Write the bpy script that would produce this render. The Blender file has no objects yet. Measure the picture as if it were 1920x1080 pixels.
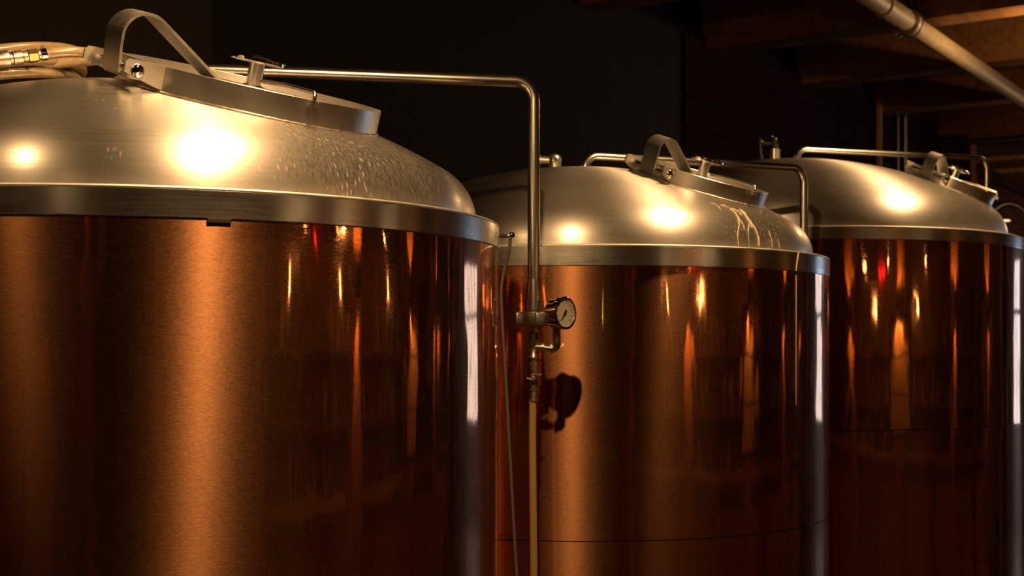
import bpy, bmesh, math, random
from mathutils import Vector, Matrix
random.seed(4)
S = bpy.context.scene
COL = S.collection
PI = math.pi
CZ = 1.7                      # camera height above the floor
F, V0 = 2670.0, 660.0         # focal length and horizon row in pixels of the 1920x1080 frame

# ------------------------------------------------------------------ camera
cd = bpy.data.cameras.new('camera'); cam = bpy.data.objects.new('camera', cd); COL.objects.link(cam)
cam.location = (0, 0, CZ); cam.rotation_euler = (PI/2, 0, 0)
cd.sensor_width = 36.0; cd.lens = F/1920*36.0; cd.shift_y = (V0-540)/1920
cd.clip_start = 0.05; cd.clip_end = 200
cd.dof.use_dof = True; cd.dof.focus_distance = 2.7; cd.dof.aperture_fstop = 8.0
S.camera = cam
# ------------------------------------------------------------------ world: overcast daylight, reaching the room through the window
wd = bpy.data.worlds.new('daylight'); S.world = wd; wd.use_nodes = True
bg = wd.node_tree.nodes['Background']; bg.inputs[0].default_value = (0.62, 0.78, 1.0, 1); bg.inputs[1].default_value = 2.4
# ------------------------------------------------------------------ exposure
S.view_settings.view_transform = 'Standard'; S.view_settings.look = 'None'
S.view_settings.exposure = 0.0; S.view_settings.gamma = 1.0; S.view_settings.use_curve_mapping = False
# ------------------------------------------------------------------ lamp settings (the lights sit inside the fixtures built below)
WARM = (1.0, 0.60, 0.26)
SPOTS = [((-1.14, 1.40, 1.25), (-0.95, 2.9, 0.25), 24, 66, 'left of the nearest tank'),      # position (z above the camera), aim, watts, cone
         ((-0.01, 1.76, 1.25), (-0.15, 2.90, 0.30), 112, 112, 'between the nearest and the middle tank'),
         ((-0.09, 2.34, 1.80), (-0.50, 2.55, 0.4), 195, 46, 'above the nearest tank'),
         ((1.06, 3.66, 1.75), (0.42, 4.05, 0.4), 190, 52, 'above the middle tank'),
         ((2.21, 5.28, 1.85), (1.45, 5.60, 0.6), 200, 56, 'above the farthest tank')]
PENDANT_W = 1.3
HALL_W = 24
SCONCE_W = 13

# =================================================================== helpers
def link(o, parent=None):
    COL.objects.link(o)
    if parent: o.parent = parent
    return o
def mesh(name, V, Fc, mat, parent=None, smooth=True, sharp=35, loc=None, mw=None):
    me = bpy.data.meshes.new(name); me.from_pydata([tuple(v) for v in V], [], Fc); me.validate(); me.update()
    bm = bmesh.new(); bm.from_mesh(me); bmesh.ops.recalc_face_normals(bm, faces=bm.faces); bm.to_mesh(me); bm.free()
    if smooth:
        me.shade_smooth()
        me.set_sharp_from_angle(angle=math.radians(sharp))
    me.materials.append(mat)
    o = bpy.data.objects.new(name, me); link(o, parent)
    if loc: o.location = loc
    if mw is not None: o.matrix_local = mw
    return o
def tag(o, label, cat, group=None, kind=None):
    if label: o['label'] = label
    if cat: o['category'] = cat
    if group: o['group'] = group
    if kind: o['kind'] = kind
    return o
def struct(o): o['kind'] = 'structure'; return o
def empty(name, loc=(0, 0, 0), label=None, cat=None, group=None, mw=None):
    o = bpy.data.objects.new(name, None); o.empty_display_size = 0.1; COL.objects.link(o); o.location = loc
    if mw is not None: o.matrix_world = mw
    return tag(o, label, cat, group)
class MB:
    """collects shapes into one mesh"""
    def __init__(s): s.V = []; s.F = []
    def add(s, V, Fc, M=None):
        n = len(s.V); s.V += [(M @ Vector(v)) if M is not None else Vector(v) for v in V]
        s.F += [tuple(i+n for i in f) for f in Fc]; return s
    def box(s, x0, x1, y0, y1, z0, z1, M=None, bev=0.0):
        if bev > 0:
            bm = bmesh.new(); bmesh.ops.create_cube(bm, size=1)
            for v in bm.verts: v.co = ((x0+x1)/2+v.co.x*(x1-x0), (y0+y1)/2+v.co.y*(y1-y0), (z0+z1)/2+v.co.z*(z1-z0))
            bmesh.ops.bevel(bm, geom=bm.edges[:], offset=bev, segments=2, affect='EDGES', profile=0.5)
            bm.verts.index_update(); V = [v.co.copy() for v in bm.verts]; Fc = [[v.index for v in f.verts] for f in bm.faces]; bm.free()
            return s.add(V, Fc, M)
        V = [(x, y, z) for z in (z0, z1) for y in (y0, y1) for x in (x0, x1)]
        return s.add(V, [(0, 2, 3, 1), (4, 5, 7, 6), (0, 1, 5, 4), (2, 6, 7, 3), (0, 4, 6, 2), (1, 3, 7, 5)], M)
    def lathe(s, prof, seg=32, M=None, a0=0.0, a1=2*PI, close=False):
        full = abs(a1-a0-2*PI) < 1e-6; n = seg if full else seg+1
        V = []; Fc = []
        for i in range(n):
            a = a0+(a1-a0)*i/seg
            for r, z in prof: V.append((r*math.cos(a), r*math.sin(a), z))
        m = len(prof); mm = m if close else m-1
        for i in range(seg):
            j = (i+1) % n
            for k in range(mm):
                k2 = (k+1) % m
                q = (i*m+k, j*m+k, j*m+k2, i*m+k2)
                r0, r1 = prof[k][0], prof[k2][0]
                if r0 < 1e-9 and r1 < 1e-9: continue
                if r0 < 1e-9: Fc.append((q[0], q[2], q[3]))
                elif r1 < 1e-9: Fc.append((q[0], q[1], q[2]))
                else: Fc.append(q)
        if not full and close:
            Fc.append(tuple(range(m))); Fc.append(tuple((n-1)*m+k for k in range(m)))
        return s.add(V, Fc, M)
    def tube(s, pts, r, seg=14, cap=True, M=None):
        pts = [Vector(p) for p in pts]; n = len(pts); rr = r if isinstance(r, (list, tuple)) else [r]*n
        T = []
        for i in range(n):
            d = pts[min(i+1, n-1)]-pts[max(i-1, 0)]; T.append(d.normalized())
        ref = Vector((0, 0, 1)) if abs(T[0].z) < 0.9 else Vector((1, 0, 0))
        N = (ref-T[0]*ref.dot(T[0])).normalized(); V = []; Fc = []
        for i in range(n):
            N = (N-T[i]*N.dot(T[i])).normalized(); B = T[i].cross(N)
            for k in range(seg):
                a = 2*PI*k/seg; V.append(pts[i]+(N*math.cos(a)+B*math.sin(a))*rr[i])
        for i in range(n-1):
            for k in range(seg):
                k2 = (k+1) % seg; Fc.append((i*seg+k, i*seg+k2, (i+1)*seg+k2, (i+1)*seg+k))
        if cap: Fc.append(tuple(range(seg))[::-1]); Fc.append(tuple((n-1)*seg+k for k in range(seg)))
        return s.add(V, Fc, M)
    def prism(s, poly, z0, z1, M=None):
        n = len(poly); V = [(x, y, z0) for x, y in poly]+[(x, y, z1) for x, y in poly]
        Fc = [tuple(range(n))[::-1], tuple(range(n, 2*n))]+[(i, (i+1) % n, n+(i+1) % n, n+i) for i in range(n)]
        return s.add(V, Fc, M)
    def ribbon(s, path, w, t):
        """flat bar: path in x,z; width along y, thickness t"""
        n = len(path); V = []; Fc = []
        for i in range(n):
            a = Vector(path[max(i-1, 0)]); b = Vector(path[min(i+1, n-1)]); d = (b-a).normalized(); nn = Vector((-d.y, d.x))
            p = Vector(path[i])
            for sg in (-1, 1):
                for yy in (-w/2, w/2):
                    q = p+nn*sg*t/2; V.append((q.x, yy, q.y))
        for i in range(n-1):
            a, b = 4*i, 4*i+4
            Fc += [(a, a+1, b+1, b), (a+2, b+2, b+3, a+3), (a, b, b+2, a+2), (a+1, a+3, b+3, b+1)]
        Fc += [(0, 2, 3, 1), (4*n-4, 4*n-3, 4*n-1, 4*n-2)]
        return s.add(V, Fc)
    def build(s, name, mat, parent=None, **k): return mesh(name, s.V, s.F, mat, parent, **k)
def bend(pts, r, n=8):
    """polyline with its inner corners rounded"""
    P = [Vector(p) for p in pts]; out = [P[0]]
    for i in range(1, len(P)-1):
        a = (P[i-1]-P[i]).normalized(); b = (P[i+1]-P[i]).normalized(); ang = a.angle(b)
        d = r/math.tan(ang/2); s0 = P[i]+a*d; s1 = P[i]+b*d; c = P[i]+(a+b).normalized()*(r/math.sin(ang/2))
        ax = (s0-c).cross(s1-c).normalized(); full = (s0-c).angle(s1-c)
        for k in range(n+1): out.append(c+Matrix.Rotation(full*k/n, 3, ax) @ (s0-c))
    out.append(P[-1]); return out
def dense(pts, step):
    out = []
    for i in range(len(pts)-1):
        a, b = Vector(pts[i]), Vector(pts[i+1]); m = max(1, int((b-a).length/step))
        for k in range(m): out.append(a.lerp(b, k/m))
    out.append(Vector(pts[-1])); return out
def catmull(pts, n=8):
    P = [Vector(p) for p in pts]; P = [P[0]*2-P[1]]+P+[P[-1]*2-P[-2]]; out = []
    for i in range(1, len(P)-2):
        for k in range(n):
            t = k/n; a, b, c, d = P[i-1], P[i], P[i+1], P[i+2]
            out.append(0.5*((2*b)+(c-a)*t+(2*a-5*b+4*c-d)*t*t+(3*b-a-3*c+d)*t**3))
    out.append(P[-2]); return out
def at(px, py, Y):
    """place seen at a pixel of the photograph, Y metres in front of the camera"""
    return Vector(((px-960)/F*Y, Y, CZ+(V0-py)/F*Y))
def frame(z, x=None):
    """rotation matrix with the given z axis (and x axis as near as possible)"""
    z = Vector(z).normalized(); x = Vector(x) if x else Vector((1, 0, 0)) if abs(z.x) < .9 else Vector((0, 1, 0))
    x = (x-z*x.dot(z)).normalized(); y = z.cross(x)
    return Matrix((x, y, z)).transposed().to_4x4()
def place(origin, z, x=None): return Matrix.Translation(Vector(origin)) @ frame(z, x)

# =================================================================== materials
def newmat(name):
    m = bpy.data.materials.new(name); m.use_nodes = True; nt = m.node_tree; b = nt.nodes['Principled BSDF']; return m, nt, b
def N(nt, t, **kw):
    n = nt.nodes.new(t)
    for k, v in kw.items(): setattr(n, k, v)
    return n
def plain(name, col, rough=0.5, metal=0.0, **inp):
    m, nt, b = newmat(name); b.inputs['Base Color'].default_value = (*col, 1); b.inputs['Roughness'].default_value = rough
    b.inputs['Metallic'].default_value = metal
    for k, v in inp.items(): b.inputs[k.replace('_', ' ')].default_value = v
    return m
def ramp(nt, src, stops):
    r = N(nt, 'ShaderNodeValToRGB'); e = r.color_ramp.elements
    while len(e) < len(stops): e.new(0.5)
    for i, (p, c) in enumerate(stops): e[i].position = p; e[i].color = (*c, 1) if not isinstance(c, float) else (c, c, c, 1)
    nt.links.new(src, r.inputs[0]); return r.outputs[0]
def mapr(nt, src, a, b, c, d):
    r = N(nt, 'ShaderNodeMapRange'); r.inputs[1].default_value = a; r.inputs[2].default_value = b
    r.inputs[3].default_value = c; r.inputs[4].default_value = d; nt.links.new(src, r.inputs[0]); return r.outputs[0]
def noise(nt, vec, scale, detail=4, rough=.55):
    n = N(nt, 'ShaderNodeTexNoise'); n.inputs['Scale'].default_value = scale; n.inputs['Detail'].default_value = detail
    n.inputs['Roughness'].default_value = rough; nt.links.new(vec, n.inputs['Vector']); return n.outputs[0]
def coord(nt, sc=(1, 1, 1)):
    t = N(nt, 'ShaderNodeTexCoord'); mp = N(nt, 'ShaderNodeMapping'); mp.inputs['Scale'].default_value = sc
    nt.links.new(t.outputs['Object'], mp.inputs[0]); return mp.outputs[0]
def polar(nt):
    """(angle, radius, z) of the object's own axis"""
    t = N(nt, 'ShaderNodeTexCoord'); s = N(nt, 'ShaderNodeSeparateXYZ'); nt.links.new(t.outputs['Object'], s.inputs[0])
    a = N(nt, 'ShaderNodeMath', operation='ARCTAN2'); nt.links.new(s.outputs[1], a.inputs[0]); nt.links.new(s.outputs[0], a.inputs[1])
    cx = N(nt, 'ShaderNodeCombineXYZ'); nt.links.new(s.outputs[0], cx.inputs[0]); nt.links.new(s.outputs[1], cx.inputs[1])
    l = N(nt, 'ShaderNodeVectorMath', operation='LENGTH'); nt.links.new(cx.outputs[0], l.inputs[0])
    return a.outputs[0], l.outputs['Value'], s.outputs[2]
def comb(nt, a, b, c, sc):
    cx = N(nt, 'ShaderNodeCombineXYZ')
    for i, (src, k) in enumerate(zip((a, b, c), sc)):
        m = N(nt, 'ShaderNodeMath', operation='MULTIPLY'); nt.links.new(src, m.inputs[0]); m.inputs[1].default_value = k; nt.links.new(m.outputs[0], cx.inputs[i])
    return cx.outputs[0]
def tangent(nt): return N(nt, 'ShaderNodeTangent', direction_type='RADIAL', axis='Z').outputs[0]
def mixc(nt, fac, c1, c2):
    m = N(nt, 'ShaderNodeMix', data_type='RGBA'); 
    if hasattr(fac, 'type'): nt.links.new(fac, m.inputs[0])
    else: m.inputs[0].default_value = fac
    for c, i in ((c1, 6), (c2, 7)):
        if isinstance(c, tuple): m.inputs[i].default_value = (*c, 1)
        else: nt.links.new(c, m.inputs[i])
    return m.outputs[2]
def mathn(nt, op, a, b):
    m = N(nt, 'ShaderNodeMath', operation=op)
    for i, s in enumerate((a, b)):
        if hasattr(s, 'type'): nt.links.new(s, m.inputs[i])
        else: m.inputs[i].default_value = s
    return m.outputs[0]

def mat_dome():
    m, nt, b = newmat('spun_stainless_steel'); L = nt.links.new
    a, r, z = polar(nt)
    rings = noise(nt, comb(nt, a, r, z, (0.6, 70, 70)), 3, 4, .65)         # turning marks around the axis
    blot = noise(nt, coord(nt, (1, 1, 2.2)), 3.2, 5, .6)
    v = mathn(nt, 'ADD', mathn(nt, 'MULTIPLY', rings, .5), mathn(nt, 'MULTIPLY', blot, .5))
    base = ramp(nt, v, [(.32, (.44, .40, .36)), (.52, (.56, .53, .49)), (.7, (.62, .60, .56))])
    # dried splashes: small pale streaky specks, thickest on the side that faces the hatch
    vo = N(nt, 'ShaderNodeTexVoronoi'); vo.inputs['Scale'].default_value = 1; L(comb(nt, a, r, z, (96, 60, 40)), vo.inputs['Vector'])
    sp = mapr(nt, vo.outputs['Distance'], .16, .34, 1, 0)
    side = mapr(nt, mathn(nt, 'ABSOLUTE', mathn(nt, 'ADD', a, .72), 0.0), .25, .75, .16, 0)
    patch = mapr(nt, mathn(nt, 'ADD', noise(nt, coord(nt), 7.0, 5, .65), side), .60, .74, 0, .75)
    film = mapr(nt, mathn(nt, 'ADD', noise(nt, comb(nt, a, r, z, (120, 55, 50)), 1.6, 8, .8), mathn(nt, 'MULTIPLY', side, 1.9)), .66, .95, 0, .9)
    mask = mathn(nt, 'MAXIMUM', mathn(nt, 'MULTIPLY', sp, patch), mathn(nt, 'MULTIPLY', film, .34))
    col = mixc(nt, mask, base, (.56, .45, .32))
    b2 = N(nt, 'ShaderNodeBsdfPrincipled')
    bp = N(nt, 'ShaderNodeBump'); bp.inputs['Strength'].default_value = .03; bp.inputs['Distance'].default_value = .01; L(rings, bp.inputs['Height'])
    for bb, r0, r1, an in ((b, .45, .38, .75), (b2, .29, .22, .85)):
        L(col, bb.inputs['Base Color']); L(mapr(nt, mask, 0, 1, 1.0, .45), bb.inputs['Metallic']); L(mapr(nt, v, .3, .7, r0, r1), bb.inputs['Roughness'])
        bb.inputs['Anisotropic'].default_value = an; bb.inputs['Anisotropic Rotation'].default_value = .25; L(tangent(nt), bb.inputs['Tangent']); L(bp.outputs[0], bb.inputs['Normal'])
    mx = N(nt, 'ShaderNodeMixShader'); L(mapr(nt, v, .35, .65, .30, .50), mx.inputs[0])
    L(b.outputs[0], mx.inputs[1]); L(b2.outputs[0], mx.inputs[2]); L(mx.outputs[0], nt.nodes['Material Output'].inputs[0])
    return m
def mat_band():
    m, nt, b = newmat('brushed_steel_band'); L = nt.links.new
    a, r, z = polar(nt)
    gr = noise(nt, comb(nt, a, r, z, (3, 1, 130)), 2, 4, .6); blot = noise(nt, coord(nt), 9, 4)
    v = mathn(nt, 'ADD', mathn(nt, 'MULTIPLY', gr, .5), mathn(nt, 'MULTIPLY', blot, .5))
    L(ramp(nt, v, [(.35, (.46, .43, .38)), (.6, (.62, .59, .54))]), b.inputs['Base Color'])
    b.inputs['Metallic'].default_value = 1; L(mapr(nt, v, .3, .7, .30, .18), b.inputs['Roughness'])
    b.inputs['Anisotropic'].default_value = .5; b.inputs['Anisotropic Rotation'].default_value = .25; L(tangent(nt), b.inputs['Tangent'])
    return m
def mat_copper():
    m, nt, b = newmat('polished_copper_sheet'); L = nt.links.new
    a, r, z = polar(nt)
    grain = noise(nt, comb(nt, a, r, z, (60, 1, 420)), 2, 4, .6)            # fine rolling grain running round the tank
    wave = noise(nt, comb(nt, a, r, z, (5, 1, 1.2)), 2.0, 2, .5)           # slow unevenness of thin sheet
    dull = noise(nt, coord(nt, (1, 1, .5)), 5, 5, .6)
    col = mixc(nt, mapr(nt, dull, .35, .7, 0, 1), (.80, .37, .17), (.70, .30, .13))
    bp = N(nt, 'ShaderNodeBump'); bp.inputs['Strength'].default_value = .10; bp.inputs['Distance'].default_value = .02; L(wave, bp.inputs['Height'])
    L(col, b.inputs['Base Color']); b.inputs['Metallic'].default_value = 1
    L(mapr(nt, grain, .3, .7, .04, .075), b.inputs['Roughness']); L(bp.outputs[0], b.inputs['Normal'])
    b2 = N(nt, 'ShaderNodeBsdfPrincipled'); L(col, b2.inputs['Base Color']); b2.inputs['Metallic'].default_value = 1
    L(mapr(nt, grain, .3, .7, .42, .48), b2.inputs['Roughness']); b2.inputs['Anisotropic'].default_value = .985; b2.inputs['Anisotropic Rotation'].default_value = .25
    L(tangent(nt), b2.inputs['Tangent'])
    mx = N(nt, 'ShaderNodeMixShader'); L(mapr(nt, grain, .3, .7, .17, .31), mx.inputs[0])
    out = nt.nodes['Material Output']; L(b.outputs[0], mx.inputs[1]); L(b2.outputs[0], mx.inputs[2]); L(mx.outputs[0], out.inputs[0])
    return m
def mat_wood(name, c0, c1, axis=(1, 8, 8), rough=.6, sc=2.5, spec=.5):
    m, nt, b = newmat(name); L = nt.links.new; b.inputs['Specular IOR Level'].default_value = spec
    g = noise(nt, coord(nt, axis), sc, 6, .65); k = noise(nt, coord(nt), 1.4, 3)
    v = mathn(nt, 'ADD', mathn(nt, 'MULTIPLY', g, .7), mathn(nt, 'MULTIPLY', k, .3))
    L(ramp(nt, v, [(.35, c0), (.65, c1)]), b.inputs['Base Color']); b.inputs['Roughness'].default_value = rough
    bp = N(nt, 'ShaderNodeBump'); bp.inputs['Strength'].default_value = .25; bp.inputs['Distance'].default_value = .01
    L(g, bp.inputs['Height']); L(bp.outputs[0], b.inputs['Normal'])
    return m
def mat_plaster(name, c0, c1, rough=.85, sc=6):
    m, nt, b = newmat(name); L = nt.links.new
    g = noise(nt, coord(nt), sc, 8, .65)
    L(ramp(nt, g, [(.35, c0), (.68, c1)]), b.inputs['Base Color']); b.inputs['Roughness'].default_value = rough
    bp = N(nt, 'ShaderNodeBump'); bp.inputs['Strength'].default_value = .35; bp.inputs['Distance'].default_value = .02
    L(g, bp.inputs['Height']); L(bp.outputs[0], b.inputs['Normal'])
    return m
def emis(name, col, st):
    m, nt, b = newmat(name); b.inputs['Base Color'].default_value = (*col, 1); b.inputs['Emission Color'].default_value = (*col, 1)
    b.inputs['Emission Strength'].default_value = st; return m
def mat_steel(name, col, rough, var=.08, sc=30, dark=.9):
    m, nt, b = newmat(name); L = nt.links.new
    g = noise(nt, coord(nt), sc, 4)
    L(mapr(nt, g, .3, .7, max(rough-var, .03), rough+var), b.inputs['Roughness'])
    L(ramp(nt, g, [(.3, tuple(c*dark for c in col)), (.7, col)]), b.inputs['Base Color']); b.inputs['Metallic'].default_value = 1; return m
def mat_hose():
    m, nt, b = newmat('braided_hose_plastic'); L = nt.links.new
    g = noise(nt, coord(nt), 60, 3); 
    L(ramp(nt, g, [(.3, (.22, .155, .085)), (.7, (.31, .23, .13))]), b.inputs['Base Color']); b.inputs['Roughness'].default_value = .28
    b.inputs['Coat Weight'].default_value = .5
    return m
M = dict(
    dome=mat_dome(), band=mat_band(), copper=mat_copper(),
    steel=mat_steel('welded_stainless_steel', (.60, .57, .52), .34, .03, 14, .95), tube=mat_steel('polished_steel_tube', (.64, .61, .55), .24, .015, 12, .96),
    chrome=mat_steel('chrome', (.72, .70, .68), .07, .02), strap=mat_steel('satin_steel_strap', (.62, .59, .54), .38, .04, 20),
    hinge=mat_steel('hinge_plate_steel', (.62, .58, .52), .50, .05, 20), weld=mat_steel('weld_bead', (.62, .55, .45), .42, .1, 90),
    nickel=mat_steel('cast_fitting_metal', (.55, .50, .42), .34, .1, 60), brass=mat_steel('brass', (.80, .55, .22), .26, .05),
    core=plain('dark_steel_core', (.04, .03, .025), .6, .6), rubber=plain('black_rubber', (.012, .011, .011), .45),
    cable=plain('grey_cable_sheath', (.10, .085, .07), .5), hose=mat_hose(), clearhose=plain('amber_vinyl_tube', (.40, .25, .09), .3),
    dial=plain('dial_card', (.55, .50, .38), .5), ink=plain('dial_ink', (.02, .02, .02), .5),
    residue=plain('dried_beer_residue', (.60, .48, .30), .6),
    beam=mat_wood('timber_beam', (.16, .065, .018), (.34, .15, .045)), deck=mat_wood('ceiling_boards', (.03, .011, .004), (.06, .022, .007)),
    post=mat_wood('timber_post', (.30, .14, .045), (.50, .26, .09), (8, 8, 1)), darkwood=mat_wood('dark_panelling', (.010, .003, .0012), (.024, .008, .0028), (8, 8, 1), .9, 2.5, .1),
    barwood=mat_wood('bar_oak', (.20, .09, .03), (.36, .17, .06)), planks=mat_wood('wall_boards', (.06, .026, .010), (.12, .05, .018)),
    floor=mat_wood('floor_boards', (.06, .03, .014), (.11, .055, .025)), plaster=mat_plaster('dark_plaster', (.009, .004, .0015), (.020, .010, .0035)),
    blackwall=mat_plaster('near_black_plaster', (.003, .0014, .0005), (.008, .0035, .0012)), wallp=mat_plaster('ochre_plaster', (.16, .075, .025), (.24, .12, .042)), pipe=mat_plaster('cream_pipe_paint', (.52, .38, .19), (.64, .49, .27), .45, 14),  # blackwall: near-black brown tone used on the back wall
    iron=plain('black_iron', (.02, .018, .016), .45, .6), conduit=mat_steel('galvanised_conduit', (.45, .42, .38), .4),
    glass=plain('window_glass', (1, 1, 1), 0.0, 0, Transmission_Weight=1.0, IOR=1.02), paint=plain('lamp_black_enamel', (.015, .013, .012), .35),
    bulb=emis('lamp_filament', (1.0, .62, .28), 22), spotglow=emis('spot_lens', (1.0, .7, .38), 40), red=emis('red_indicator', (1.0, .02, .03), 4),
    green=plain('green_bottle_glass', (.05, .22, .06), .05), amber=plain('amber_bottle_glass', (.35, .12, .02), .05), pale=plain('pale_bottle_glass', (.55, .48, .36), .05),
    greenshade=emis('green_glass_shade', (.55, .75, .12), 1.6), moulding=plain('plum_moulding', (.07, .03, .03), .4), paper=plain('framed_print_paper', (.42, .28, .12), .7),
    redwood=mat_wood('red_stained_wood', (.30, .07, .015), (.42, .11, .03), (8, 8, 1)), seat=plain('leather', (.05, .02, .012), .4),
)

# =================================================================== room (axes: a along the row of tanks, b from the tanks towards the bar)
TANK = [dict(c=(-.7762, 2.9238), s=1.0, hb=.2085, bh=.0496), dict(c=(.1962, 4.3228), s=1.0, hb=.2166, bh=.0544), dict(c=(1.1389, 5.8938), s=1.23, hb=.3947, bh=.0467)]
U = Vector((.584, .812, 0)).normalized(); Wd = Vector((U.y, -U.x, 0))
RO = Vector((-.7762, 2.9238, 0)); RM = Matrix.Translation(RO) @ Matrix.Rotation(math.atan2(U.y, U.x), 4, 'Z')
def rw(a, b, z): return RO+U*a+Wd*b+Vector((0, 0, z))
def rbox(name, a0, a1, b0, b1, z0, z1, mat, parent=None, bev=0.0):
    mb = MB().box((a0-a1)/2, (a1-a0)/2, (b0-b1)/2, (b1-b0)/2, 0, z1-z0, bev=bev)
    o = mesh(name, mb.V, mb.F, mat, None, smooth=bev > 0)
    o.matrix_world = Matrix.Translation(rw((a0+a1)/2, (b0+b1)/2, z0)) @ Matrix.Rotation(math.atan2(U.y, U.x), 4, 'Z')
    if parent:
        mw = o.matrix_world.copy(); o.parent = parent; o.matrix_local = parent.matrix_basis.inverted() @ mw
    return o
A0, A1, B0, B1, ZC = -6.0, 12.0, -2.15, 5.6, 4.05
struct(rbox('floor', A0-.2, A1+.2, B0-.2, B1+.2, -.1, 0, M['floor']))
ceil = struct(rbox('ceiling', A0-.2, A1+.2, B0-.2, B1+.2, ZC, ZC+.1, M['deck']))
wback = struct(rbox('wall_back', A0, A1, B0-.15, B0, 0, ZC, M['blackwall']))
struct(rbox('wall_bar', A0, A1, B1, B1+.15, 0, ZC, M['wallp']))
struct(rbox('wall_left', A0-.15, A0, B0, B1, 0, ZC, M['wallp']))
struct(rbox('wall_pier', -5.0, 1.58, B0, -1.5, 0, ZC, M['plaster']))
# end wall with the window opening
WB0, WB1, WZ0, WZ1 = 1.25, 3.05, .95, 2.65
we = empty('wall_right', rw(A1, 0, 0)); struct(we)
for nm, b0, b1, z0, z1 in (('wall_panel', B0, WB0, 0, ZC), ('wall_panel', WB1, B1, 0, ZC), ('wall_panel', WB0, WB1, 0, WZ0), ('wall_panel', WB0, WB1, WZ1, ZC)):
    rbox(nm, A1, A1+.15, b0, b1, z0, z1, M['planks'], we)
wn = empty('window_1', rw(A1, (WB0+WB1)/2, WZ0)); struct(wn)
for b0, b1, z0, z1 in ((WB0, WB0+.07, WZ0, WZ1), (WB1-.07, WB1, WZ0, WZ1), (WB0+.07, WB1-.07, WZ0, WZ0+.07), (WB0+.07, WB1-.07, WZ1-.07, WZ1)):
    rbox('window_frame', A1+.03, A1+.10, b0, b1, z0, z1, M['darkwood'], wn)
for b in (1.81, 2.45): rbox('mullion', A1+.04, A1+.09, b-.03, b+.03, WZ0+.07, WZ1-.07, M['darkwood'], wn)
rbox('transom', A1+.04, A1+.09, WB0+.07, WB1-.07, 2.05, 2.10, M['darkwood'], wn)
rbox('pane', A1+.062, A1+.068, WB0+.07, WB1-.07, WZ0+.07, WZ1-.07, M['glass'], wn)
# ceiling boards seen between the beams, cross beams
k = 0
for i in range(12):
    a = -5.4+1.5*i
    rbox('ceiling_beam', a-.125, a+.125, B0, B1, 3.70, ZC, M['beam'], ceil, bev=.012)
# horizontal boards on the end wall, header beam
for i in range(14):
    z = .02+i*.285
    rbox('board', A1-.022, A1, B0, WB0-.1, z, z+.275, M['planks'], we)

# =================================================================== tanks
RD, RC, RK, FL = .703, 1.2744, .1123, .0087
def dome_profile(s, zb):
    """radius, height: flange, knuckle, crown (heights measured from the band top at zb)"""
    z1 = s*FL; zc = z1-s*math.sqrt((RC-RK)**2-(RD-RK)**2); ang = math.asin((RD-RK)/(RC-RK))
    pr = [(s*RD, -.02), (s*RD, 0), (s*RD, z1)]
    for k in range(1, 13):
        t = (PI/2-ang)*k/12; pr.append((s*(RD-RK)+s*RK*math.cos(t), z1+s*RK*math.sin(t)))
    for k in range(1, 25):
        t = ang*(1-k/24); pr.append((s*RC*math.sin(t), zc+s*RC*math.cos(t)))
    pr[-1] = (0, zc+s*RC)
    return pr, zc
def hatch_frame(i, th, ph):
    t = TANK[i]; s = t['s']; zt = CZ+t['hb']+t['bh']
    c0 = Vector((t['c'][0], t['c'][1], zt+s*(FL-math.sqrt((RC-RK)**2-(RD-RK)**2))))
    n = Vector((math.sin(th)*math.cos(ph), math.sin(th)*math.sin(ph), math.cos(th)))
    e1 = Vector((math.cos(th)*math.cos(ph), math.cos(th)*math.sin(ph), -math.sin(th))); e2 = n.cross(e1)
    return c0, n, e1, e2, s*RC
TLAB = ['copper clad tank with brushed steel dome nearest the camera, hose coiled on top', 'copper clad tank with steel dome in the middle, dried drips down its dome', 'copper clad tank with steel dome farthest away at the right edge']
HATCH = [dict(th=.2871, ph=-.6719, r=.2453, h=.0230, hd=255, rod=345, sw=.080), dict(th=.3357, ph=-.6260, r=.1949, h=.0279, hd=250, rod=348, sw=.062), dict(th=.4258, ph=-.4551, r=.1778, h=.0339, hd=247, rod=356, sw=.052)]
SEAM = [None, -.476, -.274]
tanks = []
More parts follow.
